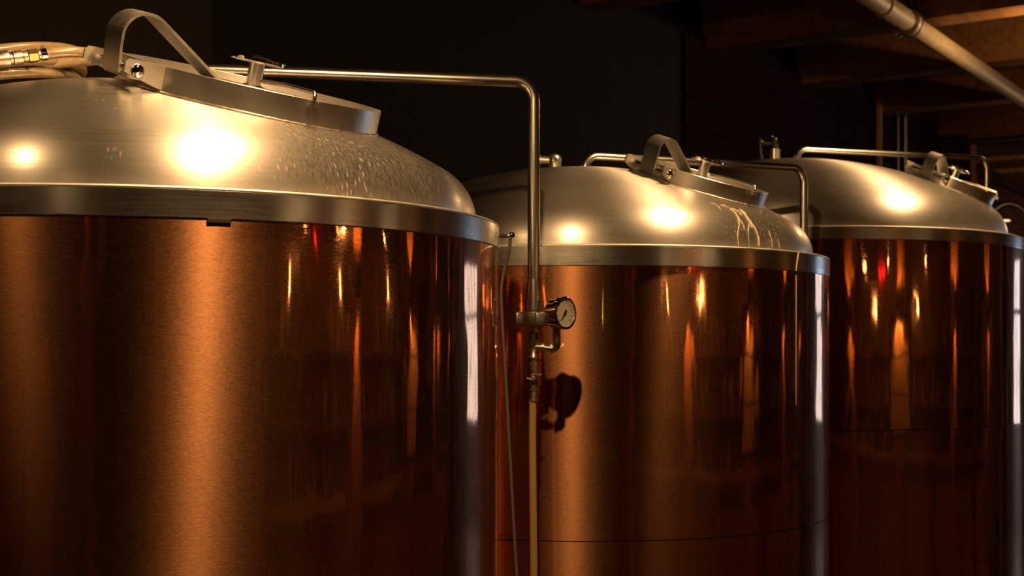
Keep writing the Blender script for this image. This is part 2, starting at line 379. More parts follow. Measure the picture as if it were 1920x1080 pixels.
for i, t in enumerate(TANK):
    s = t['s']; R = .75*s; zb = CZ+t['hb']; zt = zb+t['bh']
    root = empty('copper_tank', (t['c'][0], t['c'][1], 0), TLAB[i], 'tank', 'row of copper clad tanks'); tanks.append(root)
    ci = R-.002
    MB().lathe([(0, .06), (ci-.006, .06), (ci-.006, zb+.01), (0, zb+.01)], 128).build('inner_shell', M['core'], root)
    zs = CZ+(SEAM[i] if SEAM[i] else -.5)
    a0 = math.radians(-90+(100, 50.5, 120)[i])                      # the upright sheet joint
    g = .0016
    for z0, z1 in ((.12, zs-.0015), (zs+.0015, zb+.004)):
        MB().lathe([(ci, 0), (ci, z1-z0), (ci-.003, z1-z0), (ci-.003, 0)], 192, a0=a0+g, a1=a0+2*PI-g, close=True).build('copper_panel', M['copper'], root, loc=(0, 0, z0))
    MB().lathe([(ci-.004, 0), (R-.002, 0), (R-.002, .1), (ci-.004, .1)], 128, close=True).build('base_ring', M['band'], root, loc=(0, 0, .02))
    for k in range(4):
        a = PI/4+k*PI/2
        MB().lathe([(0, 0), (.05, 0), (.05, .012), (.03, .014), (.03, .06), (0, .06)], 20).build('foot', M['steel'], root, loc=((R-.12)*math.cos(a), (R-.12)*math.sin(a), 0))
    bh = t['bh']
    MB().lathe([(s*RD-.012, bh-.002), (s*RD-.012, bh+.0006), (R-.0050, bh+.0006), (R-.0050, bh-.002)], 192, close=True).build('top_ledge', M['hinge'], root, loc=(0, 0, zb), sharp=20)
    MB().tube([((R-.0034)*math.cos(2*PI*k/256), (R-.0034)*math.sin(2*PI*k/256), bh-.0022) for k in range(257)], .0034, 8, False).build('band_rim', M['hinge'], root, loc=(0, 0, zb), sharp=80)
    MB().lathe([(R-.02, bh-.003), (R-.0040, bh-.003), (R-.0032, bh-.0034), (R-.0012, bh-.0036), (R, bh-.0046), (R, .0022), (R-.0006, .0006), (R-.0022, 0), (ci-.004, 0), (ci-.004, .004)], 256).build('steel_band', M['band'], root, loc=(0, 0, zb), sharp=14)
    pr, zc = dome_profile(s, 0)
    dome = MB().lathe(pr, 192).build('dome', M['dome'], root, loc=(0, 0, zt), sharp=50)
    MB().tube([((s*RD+.001)*math.cos(2*PI*k/160), (s*RD+.001)*math.sin(2*PI*k/160), .001) for k in range(161)], .0022, 6, False).build('weld_seam', M['weld'], dome)
    # ---------------- hatch
    H = HATCH[i]; c0, n, e1, e2, rc = hatch_frame(i, H['th'], H['ph']); rm = H['r']; hd = math.radians(H['hd'])
    d = e1*math.cos(hd)+e2*math.sin(hd)
    O = c0+n*(rc+H['h'])                             # centre of the collar's top rim; local x points to the hinge
    dep = rc+H['h']-math.sqrt(rc*rc-rm*rm)
    mloc = Matrix.Translation(-Vector((t['c'][0], t['c'][1], 0))) @ place(O, n, d)
    th = .005
    prof = [(rm-th, -dep-.004), (rm, -dep-.004), (rm, -.0008), (rm-.0008, 0), (rm-th+.0008, 0), (rm-th, -.0008)]
    col = MB().lathe(prof, 128, close=True).build('manway_collar', M['steel'], root, mw=mloc, sharp=20)
    wv = [((rm+.001)*math.cos(2*PI*k/220), (rm+.001)*math.sin(2*PI*k/220), -dep+.0005) for k in range(221)]
    MB().tube(wv, [.0026+.0012*random.random() for _ in wv], 6, False).build('weld_bead', M['weld'], col)
    hx = rm+(.027, .0, .0)[i]; hs = .088 if i else .105           # hinge axle position, half spacing of the plates
    hz = -.017
    for sg in (-1, 1):
        y0 = sg*hs; xi = math.sqrt(rm*rm-hs*hs)-.004
        poly = [(xi, .001), (hx+.012, .001), (hx+.019, -.006), (hx+.019, -.022), (xi+.012+.012, -dep+.010), (xi, -dep+.004)]
        Mx = Matrix.Rotation(PI/2, 4, 'X')           # prism z -> -y
        pl = MB().prism([(x, z) for x, z in poly], -y0-.003, -y0+.003, Mx).build('hinge_plate', M['hinge'], col, smooth=False)
        Mb = Matrix.Translation((hx-.004, y0+sg*.003, hz)) @ frame((0, sg, 0))
        MB().lathe([(0, .0075), (.006, .0068), (.0105, .0045), (.0125, .001), (.0125, 0)], 24, Mb).build('hinge_bolt', M['chrome'], pl)
    MB().tube([(hx-.004, -hs-.002, hz), (hx-.004, hs+.002, hz)], .0085, 20).build('hinge_axle', M['tube'], col)
    MB().box(rm-.004, hx-.006, -hs*.55, hs*.55, -dep+.012, -dep+.020).build('hinge_web', M['hinge'], col)
    # lid
    lz = -.014
    lid = MB().lathe([(0, lz+.004), (rm*.4, lz+.0035), (rm*.8, lz+.001), (rm-.010, lz-.004), (rm-.010, lz-.012), (0, lz-.010)], 96).build('manway_lid', M['strap'], root, mw=mloc)
    sk = 1.0 if i == 0 else .80
    hx2 = hx-.004; top = (.081, .073, .064)[i]; ra = (.044, .034, .030)[i]
    path = [(hx2+.006, hz-.012), (hx2+.008, hz+.01), (hx2+.010, top-ra-.02*sk)]
    cx, cz = hx2+.010-ra, top-ra
    xe = .085 if i == 0 else .055
    # arc from heading up to the straight run down to the lid
    dx, dz = xe-cx, (lz+.005)-cz; L = math.hypot(dx, dz); tang = math.atan2(dz, dx)+math.acos(min(1, ra/L))
    tang = math.atan2(dz, dx)-math.acos(min(1, ra/L)) if False else tang
    # the upper tangent point (left of the straight run)
    t1 = math.atan2(dz, dx)-math.acos(ra/L)
    if t1 < 0: t1 += 2*PI
    for kk in range(0, 19):
        aa = t1*kk/18; path.append((cx+ra*math.cos(aa), cz+ra*math.sin(aa)))
    path += [(xe, lz+.005), (xe-.012, lz+.005), (xe-.045, lz+.005)]
    st = MB().ribbon(path, H['sw'], .005).build('hinge_strap', M['strap'], lid, sharp=50)
    # screw post and hand wheel
    ps = 1.0 if i == 0 else .95
    MB().lathe([(0, lz+.003), (.021, lz+.003), (.021, lz+.008), (.0148, lz+.010), (.0148, .036), (0, .036)], 32).build('screw_post', M['tube'], lid)
    rw_ = .0515*ps
    whl = MB().lathe([(rw_-.006, .0365), (rw_, .038), (rw_+.001, .042), (rw_, .047), (rw_-.006, .049), (rw_-.011, .0475), (rw_-.011, .038)], 48, close=True)
    for kk in range(5):
        a = 2*PI*kk/5+.5; Mr = Matrix.Rotation(a, 4, 'Z'); whl.box(.010, rw_-.006, -.006, .006, .039, .045, Mr)
    whl.lathe([(0, .036), (.017, .036), (.017, .049), (.012, .052), (0, .052)], 28)
    whl.build('hand_wheel', M['chrome'], lid)
    # hooked latch rod reaching over the rim
    ra_ = math.radians(H['rod']-H['hd']); cr = Vector((math.cos(ra_), math.sin(ra_), 0))
    pts = bend([cr*.03+Vector((0, 0, .006)), cr*(rm*.55)+Vector((0, 0, .012)), cr*(rm+.006)+Vector((0, 0, .013)), cr*(rm+.006)+Vector((0, 0, -.008))], .009, 6)
    rod = MB().tube(pts, .0038, 12).build('latch_rod', M['tube'], lid)
    Ml = Matrix.Translation(cr*(rm+.004)+Vector((0, 0, -.006))) @ Matrix.Rotation(ra_, 4, 'Z')
    MB().box(-.002, .010, -.010, -.0055, -.006, .005, Ml).box(-.002, .010, .0055, .010, -.006, .005, Ml).build('latch_lug', M['steel'], col)

# dried drips on the middle tank's dome and band
def dome_point(i, px, py, off=.0012):
    """where the line of sight through a pixel meets the dome"""
    t = TANK[i]; s = t['s']; z0 = CZ+t['hb']+t['bh']; d = Vector(((px-960)/F, 1, (V0-py)/F)); c = Vector((t['c'][0], t['c'][1], z0))
    zb = s*FL; zc = zb-s*math.sqrt((RC-RK)**2-(RD-RK)**2); q = None
    Y = t['c'][1]-s*.8
    while Y < t['c'][1]+.3:
        p = Vector((0, 0, CZ))+d*Y-c; r = math.hypot(p.x, p.y)
        if p.z < zb: sd = r-s*RD
        elif s*(RD-RK)*(p.z-zc)-(zb-zc)*r > 0: sd = math.hypot(r, p.z-zc)-s*RC
        else: sd = math.hypot(r-s*(RD-RK), p.z-zb)-s*RK
        if sd < off: q = p; break
        Y += .001
    return q+Vector((0, 0, z0)) if q else None
def drip(i, pts, w, parent):
    P = [dome_point(i, x, y) for x, y in pts]; P = [p for p in P if p]
    P = catmull(P, 5); mb = MB(); n = len(P); rr = [.85*w*(.35+.9*random.random())*(.5 if k in (0, n-1) else 1) for k in range(n)]
    mb.tube(P, rr, 6)
    mb.build('dried_drip', M['residue'], parent)
for pts, w in (([(1350, 384), (1366, 389), (1379, 400), (1386, 418), (1383, 440), (1385, 461)], .0024), ([(1386, 392), (1397, 401), (1402, 411), (1413, 424), (1421, 442), (1423, 462)], .0034),
               ([(1389, 395), (1399, 405), (1408, 418), (1411, 428)], .0042), ([(1368, 393), (1377, 398), (1384, 408), (1393, 421), (1397, 432)], .0026), ([(1405, 416), (1403, 436), (1405, 463)], .0013),
               ([(1371, 391), (1384, 397), (1391, 404)], .0034), ([(1441, 431), (1446, 446), (1449, 464)], .0011), ([(1332, 380), (1343, 384), (1351, 392)], .0014), ([(1459, 446), (1462, 466)], .0009)):
    drip(1, pts, w, tanks[1])
t = TANK[1]
def band_point(i, px, py, off):
    t = TANK[i]; d = Vector(((px-960)/F, 1, (V0-py)/F)); cx, cy = t['c']; r = .75*t['s']+off
    A = d.x**2+1; B = -2*(d.x*cx+cy); C_ = cx*cx+cy*cy-r*r; tt = (-B-math.sqrt(B*B-4*A*C_))/(2*A)
    return Vector((d.x*tt-cx, tt-cy, CZ+d.z*tt))
P = [band_point(1, x, y, .0006) for x, y in ((1498, 473), (1496.5, 480), (1495, 490), (1493.5, 500), (1493, 508))]
MB().tube(catmull(P, 5), [.0028, .0024]+[.0016]*(len(catmull(P, 5))-2), 6).build('dried_drip', M['residue'], tanks[1])
P = [band_point(1, 1493, y, -.0015) for y in (516, 560, 620, 700, 760)]
MB().tube(P, [.0014, .0012, .001, .0009, .0006], 6).build('dried_drip', M['residue'], tanks[1])
# dark joint tab under the nearest tank's band
p = band_point(0, 411, 415, -.0015)
MB().box(-.019, .019, -.003, .003, -.0022, .0035).build('band_tab', M['core'], tanks[0], mw=place(p, (0, 0, 1), Vector((-p.y, p.x, 0))))

# =================================================================== vent pipes
def vent(i, base, corner, zr, rad, drop, label, br=.045):
    """tube rising from the dome, running level, turning down"""
    root = empty('vent_pipe', (corner[0], corner[1], 0), label, 'pipe', 'vent pipes over the tanks')
    o = Vector((corner[0], corner[1], 0))
    pts = [Vector((base[0], base[1], base[2]))-o, Vector((base[0], base[1], CZ+zr))-o, Vector((corner[0], corner[1], CZ+zr))-o, Vector((corner[0], corner[1], drop))-o]
    MB().tube(bend(pts, br, 12), rad, 24).build('tube', M['tube'], root)
    MB().lathe([(rad+.001, 0), (rad+.016, 0), (rad+.016, .010), (rad+.001, .012)], 28).build('ferrule', M['steel'], root, loc=Vector((base[0], base[1], base[2]+.012))-o)
    return root, o
def domez(i, x, y):
    t = TANK[i]; s = t['s']; r = math.hypot(x-t['c'][0], y-t['c'][1]); zt = CZ+t['hb']+t['bh']
    zc = s*FL-s*math.sqrt((RC-RK)**2-(RD-RK)**2); return zt+zc+math.sqrt((s*RC)**2-r*r)
b1 = (-.72, 3.19); v1, o1 = vent(0, (b1[0], b1[1], domez(0, *b1)-.01), (40.5/F*3.34, 3.34), .634, .0141, CZ+.165, 'steel vent pipe with pressure gauge hanging beside the nearest tank')
b2 = at(1096, 300, 4.36); v2, o2 = vent(1, (b2.x, b2.y, domez(1, b2.x, b2.y)-.01), (547/F*4.66, 4.66), .601, .0127, .05, 'steel vent pipe arching over the middle tank behind its hatch')
b3 = at(1494, 290, 5.93); v3, o3 = vent(2, (b3.x, b3.y, domez(2, b3.x, b3.y)-.01), (890/F*6.22, 6.22), .845, .0125, .05, 'slim steel vent pipe over the farthest tank')

# fittings below the nearest vent pipe (local origin o1, YP from the camera)
YP = 3.34; px2m = YP/F
def zr(py): return CZ+(V0-py)*px2m
x0 = .0
MB().lathe([(.0143, zr(524)), (.0147, zr(524)), (.0215, zr(578)), (.0215, zr(583)), (.0, zr(583))], 28).build('reducer', M['tube'], v1)
nut = MB(); hn = zr(585)-zr(611)
nut.lathe([(.012, 0), (.034, 0), (.0365, .004), (.0365, hn-.005), (.033, hn-.001), (.026, hn), (.02, hn)], 40, Matrix.Translation((x0, 0, zr(611))))
for kk in range(4):
    a = kk*PI/2+.35; nut.box(.030, .047, -.011, .011, 0, hn-.004, Matrix.Translation((x0, 0, zr(610))) @ Matrix.Rotation(a, 4, 'Z'), bev=.002)
nut.build('union_nut', M['steel'], v1, sharp=40)
MB().lathe([(0, zr(634)), (.0085, zr(634)), (.0085, zr(610)), (0, zr(610))], 20).build('nipple', M['nickel'], v1)
MB().lathe([(.0, zr(641)), (.0105, zr(641)), (.0105, zr(624)), (0, zr(624))], 20).build('rubber_sleeve', M['rubber'], v1)
tee = MB().lathe([(0, zr(672)), (.0115, zr(672)), (.0115, zr(668)), (.0098, zr(666)), (.0098, zr(643)), (.0115, zr(641)), (.0115, zr(638)), (0, zr(638))], 24)
tee.tube([(0, 0, zr(651)), (.020, -.004, zr(651))], .0085, 18); tee.tube([(.019, -.004, zr(651)), (.026, -.005, zr(651))], .0105, 18)
tee.build('tee', M['nickel'], v1)
MB().tube([(.024, -.005, zr(652)), (.043, -.009, zr(653))], .0062, 16).build('side_nipple', M['steel'], v1)
# gauge: dial turned to the right of the camera
gn = Vector((.73, -.68, .03)).normalized(); gc = Vector(at(1058.5, 587, 3.305))-o1
ge = gc-gn*.020
elb = MB().tube(bend([(.041, -.0085, zr(653)), (.0545, -.011, zr(653)), (ge.x-.004, ge.y, zr(612))], .010, 6), .0092, 18)
elb.tube([(.040, -.008, zr(653)), (.0455, -.0092, zr(653))], .0118, 8); elb.build('elbow', M['nickel'], v1)
GR = .0385
Mg = place(gc, gn, Vector((.68, .73, 0)))
case = MB().lathe([(0, -.036), (.030, -.036), (.0345, -.032), (.0345, -.008), (GR, -.006), (GR, .003), (GR-.002, .005), (GR-.0055, .004), (GR-.0065, -.0005)], 48).build('gauge_case', M['chrome'], v1, mw=Mg)
MB().lathe([(0, 0), (GR-.0062, 0), (GR-.0062, -.002), (0, -.002)], 48).build('gauge_dial', M['dial'], case)
dm = MB()
for kk in range(28):
    a = math.radians(-45+270*kk/27); big = kk % 3 == 0
    dm.box(GR*(.58 if big else .66), GR*.76, -.0006 if big else -.0003, .0006 if big else .0003, .0002, .0007, Matrix.Rotation(a, 4, 'Z'))
dm.build('dial_marks', M['ink'], case, smooth=False)
na = math.radians(-128)
nd = MB().prism([(-.009, -.0022), (-.004, -.0028), (.006, -.0018), (.021, -.0005), (.021, .0005), (.006, .0018), (-.004, .0028), (-.009, .0022)], .001, .002, Matrix.Rotation(na, 4, 'Z'))
nd.lathe([(0, .003), (.0035, .003), (.0035, .0008)], 16); nd.build('gauge_needle', M['ink'], case, smooth=False)
# stacked ball valve and hose tail
def fit(y0, y1, r, seg=24, rim=.0):
    return [(0, zr(y1)), (r, zr(y1)), (r+rim, zr(y1)+.001), (r+rim, zr(y0)-.001), (r, zr(y0)), (0, zr(y0))]
MB().lathe(fit(672, 680, .0075), 20).build('nipple', M['nickel'], v1)
MB().lathe(fit(679, 687, .0108), 8).build('hex_collar', M['nickel'], v1, smooth=False)
MB().lathe(fit(686, 694, .0092), 24).lathe(fit(693, 699, .0112), 8).build('valve_neck', M['nickel'], v1, sharp=30)
MB().lathe([(0, zr(722)), (.0085, zr(722)), (.0112, zr(716)), (.0118, zr(710)), (.0112, zr(704)), (.0085, zr(698)), (0, zr(698))], 24).build('valve_body', M['nickel'], v1)
MB().tube([(-.002, -.011, zr(702)), (.012, -.013, zr(703)), (.019, -.013, zr(702))], .0024, 10).tube([(-.004, -.010, zr(712)), (-.016, -.011, zr(709))], .002, 8).build('valve_lever', M['nickel'], v1)
MB().lathe(fit(722, 731, .0082), 20).lathe(fit(728, 733, .0108), 8).build('hex_collar', M['nickel'], v1, sharp=30)
MB().lathe(fit(733, 748, .0088), 20).lathe(fit(748, 754, .0102), 24).build('hose_tail', M['nickel'], v1, sharp=30)
hp = catmull([at(999, 750, 3.34), at(998.5, 830, 3.34), at(999.5, 930, 3.335), at(1001, 1080, 3.33), at(1003, 1300, 3.32), at(1006, 1700, 3.30), at(1010, 1990, 3.30)], 8)
o = MB().tube([p-hp[0] for p in hp], .0088, 16).build('drain_hose', M['clearhose'], None); o.location = hp[0]
tag(o, 'amber drain hose hanging straight down below the gauge fittings', 'hose')
# grey cable hung from a bolt on the nearest tank's band
bk = empty('cable_hook', at(936, 443, 2.97), 'small steel hook with a round end on the nearest tank band', 'hook')
q0 = at(932, 443, 2.97)
MB().tube([at(931, 443, 2.965)-bk.location, at(950, 442.5, 2.985)-bk.location, at(958, 441, 2.985)-bk.location], .0038, 12).build('arm', M['steel'], bk)
ms = MB(); ms.lathe([(.0065*math.sin(PI*k/10)+1e-12, -.0065*math.cos(PI*k/10)) for k in range(11)], 18, Matrix.Translation(at(960, 440.5, 2.985)-bk.location)); ms.build('ball_end', M['chrome'], bk)
cp = catmull([at(957, 444, 2.985), at(955, 468, 2.99), at(946, 505, 3.0), at(940, 540, 3.0), at(941, 590, 3.0), at(945, 660, 3.0), at(950, 740, 3.0), at(956, 850, 3.0), at(962, 960, 3.0), at(969, 1080, 3.0), at(982, 1300, 3.0), at(1000, 1700, 3.0), at(1010, 2160, 3.0)], 8)
o = MB().tube([p-cp[0] for p in cp], .0034, 12).build('hanging_cable', M['cable'], None); o.location = cp[0]
tag(o, 'thin grey cable hanging in the gap between two tanks', 'cable')

# relief elbow on the middle tank, valve on the farthest tank
ep = at(1040, 301, 4.40); ez = domez(1, ep.x, ep.y)
el = empty('relief_elbow', (ep.x, ep.y, ez-.005), 'round ended steel relief elbow behind the gauge pipe, atop the middle dome', 'fitting')
zc_ = ep.z-ez+.005
MB().lathe([(0, 0), (.020, 0), (.020, zc_-.01), (.0215, zc_), (.019, zc_+.012), (.012, zc_+.019), (0, zc_+.0215)], 28).build('body', M['steel'], el)
MB().lathe([(.0062, 0), (.0085, .001), (.0085, .006), (.0062, .0065), (.006, -.004), (0, -.004)], 22, Matrix.Translation((.001, -.019, zc_-.001)) @ frame((.06, -1, .1))).build('outlet_rim', M['tube'], el)
MB().lathe([(0, 0), (.0058, 0), (.0058, .0012), (0, .0012)], 20, Matrix.Translation((.0012, -.0226, zc_-.0006)) @ frame((.06, -1, .1))).build('outlet_bore', M['rubber'], el)
MB().tube([(-.012, 0, zc_), (-.045, .004, zc_+.003)], .0125, 20).tube([(-.044, .004, zc_+.003), (-.049, .0045, zc_+.003)], .0155, 20).build('side_port', M['steel'], el)
vp = at(1452, 300, 5.98); vz = domez(2, vp.x, vp.y)
rv = empty('relief_valve', (vp.x, vp.y, vz-.005), 'dark topped relief valve on a steel stub atop the farthest dome', 'valve')
zt_ = at(1452, 280, 5.98).z-vz+.005
MB().lathe([(0, 0), (.024, 0), (.024, zt_), (0, zt_)], 24).build('stub', M['steel'], rv)
MB().lathe([(0, zt_), (.018, zt_), (.018, zt_+.02), (.011, zt_+.026), (.011, zt_+.045), (0, zt_+.05)], 20).tube([(-.06, -.004, zt_+.028), (-.02, 0, zt_+.022), (.012, 0, zt_+.038)], .008, 12).build('valve_head', M['iron'], rv)
MB().tube([(-.062, -.004, zt_+.045), (-.06, -.004, zt_-.02), (-.053, -.004, zt_-.05)], .0075, 12).build('handle', M['iron'], rv)
for q in ((-.055, -.011, zt_+.035), (.004, -.012, zt_+.044), (-.01, -.012, zt_+.054)):
    MB().lathe([(.0055*math.sin(PI*k/8)+1e-12, -.0055*math.cos(PI*k/8)) for k in range(9)], 14, Matrix.Translation(q)).build('cap_nut', M['chrome'], rv)

# =================================================================== hose coiled on the nearest dome
hc = Vector((-1.105, 2.885)); hz_ = domez(0, hc.x, hc.y); s0 = Vector((hc.x-TANK[0]['c'][0], hc.y-TANK[0]['c'][1], 0))
hn_ = (Vector((hc.x, hc.y, hz_))-Vector((TANK[0]['c'][0], TANK[0]['c'][1], CZ+TANK[0]['hb']+TANK[0]['bh']+FL-math.sqrt((RC-RK)**2-(RD-RK)**2)))).normalized()
hs_ = empty('coiled_hose', mw=place((hc.x, hc.y, hz_), hn_, (1, 0, 0)))
tag(hs_, 'tan braided hose coiled in loops on top of the nearest dome', 'hose')
hr = .0106; P = []
def sag(r): return -(RC-math.sqrt(RC*RC-r*r))
Pm = hs_.matrix_world.inverted()
nk = 24*2+19
for k in range(nk):
    a = .9*PI-2*PI*k/24; lv = k/24.0; rr = .218+.013*lv
    P.append(Vector((rr*math.cos(a)+.004*math.sin(3*a+lv), rr*.9*math.sin(a), sag(.22)+hr+.001+lv*(2*hr-.0008))))
ends = [at(184, 112, 2.83), at(172, 102, 2.78), at(150, 98, 2.74), at(120, 98, 2.72), at(88, 101.5, 2.705), at(76, 103, 2.70)]
tubeo = MB().tube(catmull(P+[Pm @ p for p in ends], 4), hr, 14).build('hose_tube', M['hose'], hs_)
back = [at(118, 99, 2.97), at(60, 93, 2.99), at(20, 95, 2.99), at(-60, 103, 2.97), at(-160, 118, 2.93), at(-260, 138, 2.85)]
MB().tube(catmull([Pm @ p for p in back], 6), hr, 14).build('hose_loop', M['hose'], hs_)
ax0, ax1 = Pm @ at(88, 101.5, 2.705), Pm @ at(-12, 114, 2.66)
ad = (ax1-ax0).normalized(); Lm = Matrix.Translation(ax0) @ frame(ad)
um = 2.7/F                                             # metres per pixel here
def cyl(y0, y1, r, seg): return [(0, y0*um), (r, y0*um), (r, y1*um), (0, y1*um)]
MB().lathe(cyl(1, 4, .0118, 20), 20, Lm).lathe(cyl(8, 11, .0118, 20), 20, Lm).lathe(cyl(3, 9, .0112, 20), 20, Lm).box(-.004, .004, .008, .017, .002, .009, Lm).build('hose_clamp', M['chrome'], hs_, sharp=30)
MB().lathe(cyl(11, 17, .0095, 20), 20, Lm).build('hose_barb', M['nickel'], hs_, sharp=30)
MB().lathe([(0, 16*um), (.0115, 16*um), (.013, 18*um), (.013, 34*um), (.0115, 36*um), (0, 36*um)], 6, Lm).build('brass_hex_nut', M['brass'], hs_, smooth=False)
MB().lathe([(0, 36*um), (.0105, 36*um), (.0105, 44*um), (.0135, 46*um), (.0135, 62*um), (.012, 64*um), (.012, 68*um), (.0155, 70*um), (.0165, 76*um), (.0155, 84*um), (.0155, 100*um), (0, 100*um)], 28, Lm).build('quick_coupling', M['nickel'], hs_, sharp=30)

# =================================================================== ceiling pipe, conduits and the far end of the room
def on_ceiling(px, py, h): return at(px, py, h*F/(V0-py))
pa, pb = on_ceiling(1640, 0, 1.9), on_ceiling(1920, 187, 1.9); pd = (pb-pa).normalized()
cpipe = empty('ceiling_pipe', pa, 'cream painted pipe slung diagonally under the ceiling beams, upper right', 'pipe')
rp = .056
hg = on_ceiling(1714, 42, 1.9)-pa; hl = hg.dot(pd)
MB().tube([-pd*6, pd*(hl-.52)], rp, 28).build('pipe_length', M['pipe'], cpipe)
MB().tube([pd*(hl-.50), pd*(hl-.12)], rp*1.12, 28).build('pipe_socket', M['pipe'], cpipe)
MB().tube([pd*(hl-.3), pd*7], rp, 28).build('pipe_length', M['pipe'], cpipe)
Mh = Matrix.Translation(pd*hl) @ frame(pd, (0, 0, 1))
MB().lathe([(rp-.002, -.055), (rp+.010, -.055), (rp+.013, -.04), (rp+.013, .04), (rp+.010, .055), (rp-.002, .055)], 36, Mh).build('coupling', M['pipe'], cpipe)
for s_ in (-1, 1):
    MB().lathe([(rp+.011, -.010), (rp+.019, -.010), (rp+.019, .010), (rp+.011, .010)], 36, Mh @ Matrix.Translation((0, 0, s_*.034)), close=True).build('clamp_band', M['conduit'], cpipe, sharp=30)
    MB().box(rp+.010, rp+.045, -.018, .018, -.012, .012, Mh @ Matrix.Translation((0, 0, s_*.034)) @ Matrix.Rotation(-2.2, 4, 'Z')).build('clamp_lug', M['conduit'], cpipe)
MB().tube([pd*hl+Vector((0, 0, rp)), pd*hl+Vector((0, 0, .42))], .012, 12).build('hanger_rod', M['iron'], cpipe)
MB().box(-.03, .03, -.04, .04, rp, rp+.035, Matrix.Translation(pd*hl)).build('hanger_saddle', M['iron'], cpipe)
def run(name, p, q, r, mat, label, cat, group=None):
    o = MB().tube([(0, 0, 0), Vector(q)-Vector(p)], r, 14).build(name, mat, None); o.location = p; return tag(o, label, cat, group)
# thin conduit across the beams
ca = on_ceiling(1822, 189, 1.978); cb = ca+Wd*2.2
run('conduit', ca-Wd*.05, cb, .012, M['conduit'], 'thin grey conduit crossing under the beams at far right', 'conduit')
# trim on the end wall (seen at the right edge)
def ew(px, py):
    """point on the end wall plane seen at a pixel"""
    d = Vector(((px-960)/F, 1, (V0-py)/F)); tt = (A1-(Vector((0, 0, 0))-RO).dot(U)-.03)/d.dot(U); return Vector((0, 0, CZ))+d*tt
def wall_strip(name, z0, z1, dep, mat, b0=B0, b1=WB0-.1):
    return struct(rbox(name, A1-.022-dep, A1-.022, b0, b1, z0, z1, mat))
zz = lambda py: ew(1875, py).z
wall_strip('trim_1', zz(262), zz(230), .16, M['beam'])
wall_strip('trim_2', zz(302), zz(294), .06, M['post'])
wall_strip('trim_3', zz(326), zz(318), .05, M['post'])
run('conduit', rw(A1-.2, B0+.05, zz(267)), rw(A1-.2, 1.0, zz(267)), .022, M['conduit'], 'grey conduit running under the header beam at the right edge', 'conduit')
cp_ = ew(1829.5, 400); bcol = (cp_-RO).dot(Wd)
struct(rbox('trim_4', A1-.14, A1-.05, bcol-.022, bcol+.022, 0, zz(258), M['post'], None, .006))
# sloping plum mouldings
for k_, (y0, y1) in enumerate(((312, 352), (322, 362))):
    p, q = ew(1838, y0), ew(1960, y1+16); dd = (q-p)
    Mm = place(p-U*.05, U, dd)
    o = MB().box(0, dd.length, -.022, .022, -.03, .03).build('moulding', M['moulding'], None, smooth=False); o.matrix_world = Mm
    tag(o, ['upper', 'lower'][k_]+' sloping plum brown moulding on the far wall, right edge', 'moulding', 'sloping mouldings')
# gooseneck lamp on the end wall
g0 = ew(1868, 402)-U*.12
gl = empty('gooseneck_lamp', g0, 'arched gooseneck wall lamp with a small glowing bulb at the right edge', 'lamp')
gp = [ew(x, y)-U*.12-g0 for x, y in ((1866, 404), (1874, 394), (1886, 386), (1900, 383), (1914, 386), (1926, 394), (1934, 406))]
MB().tube([ew(1862, 410)-U*.0-g0]+catmull(gp, 5), .010, 10).build('arm', M['conduit'], gl)
bp_ = ew(1894, 416)-U*.14-g0
MB().lathe([(0, .012), (.025, .010), (.045, 0), (.040, -.004), (0, -.006)], 20, Matrix.Translation(bp_)).build('bulb_cap', emis('gooseneck_bulb', (1.0, .7, .4), 1.6), gl)
# upright posts and pipes on the dark back wall
def bw(px, py, off=.06):
    d = Vector(((px-960)/F, 1, (V0-py)/F)); tt = ((B0+off)+RO.dot(Wd))/d.dot(Wd); return Vector((0, 0, CZ))+d*tt
for px, y0, r, m, lb in ((1648, 165, .028, 'post', 'slim upright timber strip on the dark wall left of the last hatch'), (1697, 160, .022, 'conduit', 'upright conduit on the dark wall behind the last hatch'), (1684, 190, .012, 'conduit', 'thin upright wire conduit beside the wall conduit')):
    p = bw(px, y0); q = Vector((p.x, p.y, .3)); run('wall_conduit' if m == 'conduit' else 'wall_strip', q, p, r, M[m], lb, 'conduit' if m == 'conduit' else 'strip')
for k_ in range(9):
    z = 1.9+k_*.21
    rbox('wall_board', 6.2, A1-.03, B0, B0+.025, z, z+.20, M['darkwood'], wback)

# =================================================================== lamps
for i, (p, aim, wt, cone, where) in enumerate(SPOTS):
    p = Vector(p)+Vector((0, 0, CZ)); aim = Vector(aim)+Vector((0, 0, CZ)); dz = (aim-p).normalized()
    r = empty('ceiling_spotlight', p, 'black ceiling spotlight hanging '+where, 'spotlight', 'ceiling spotlights')
    Mc = frame(-dz)
    MB().lathe([(.0, .13), (.03, .125), (.045, .10), (.045, -.02), (.041, -.02), (.041, .02), (0, .02)], 28).build('housing', M['paint'], r, mw=Mc)
    MB().tube([-dz*.10, Vector((0, 0, .16)), Vector((0, 0, 3.70-p.z+.34))], .010, 10).build('stem', M['paint'], r)
    ld = bpy.data.lights.new('spot_bulb', 'SPOT'); ld.energy = wt; ld.color = WARM; ld.spot_size = math.radians(cone); ld.spot_blend = .6; ld.shadow_soft_size = .022
    lo = bpy.data.objects.new('spot_bulb', ld); link(lo, r); lo.matrix_local = Matrix.Translation(dz*.025) @ frame(-dz)
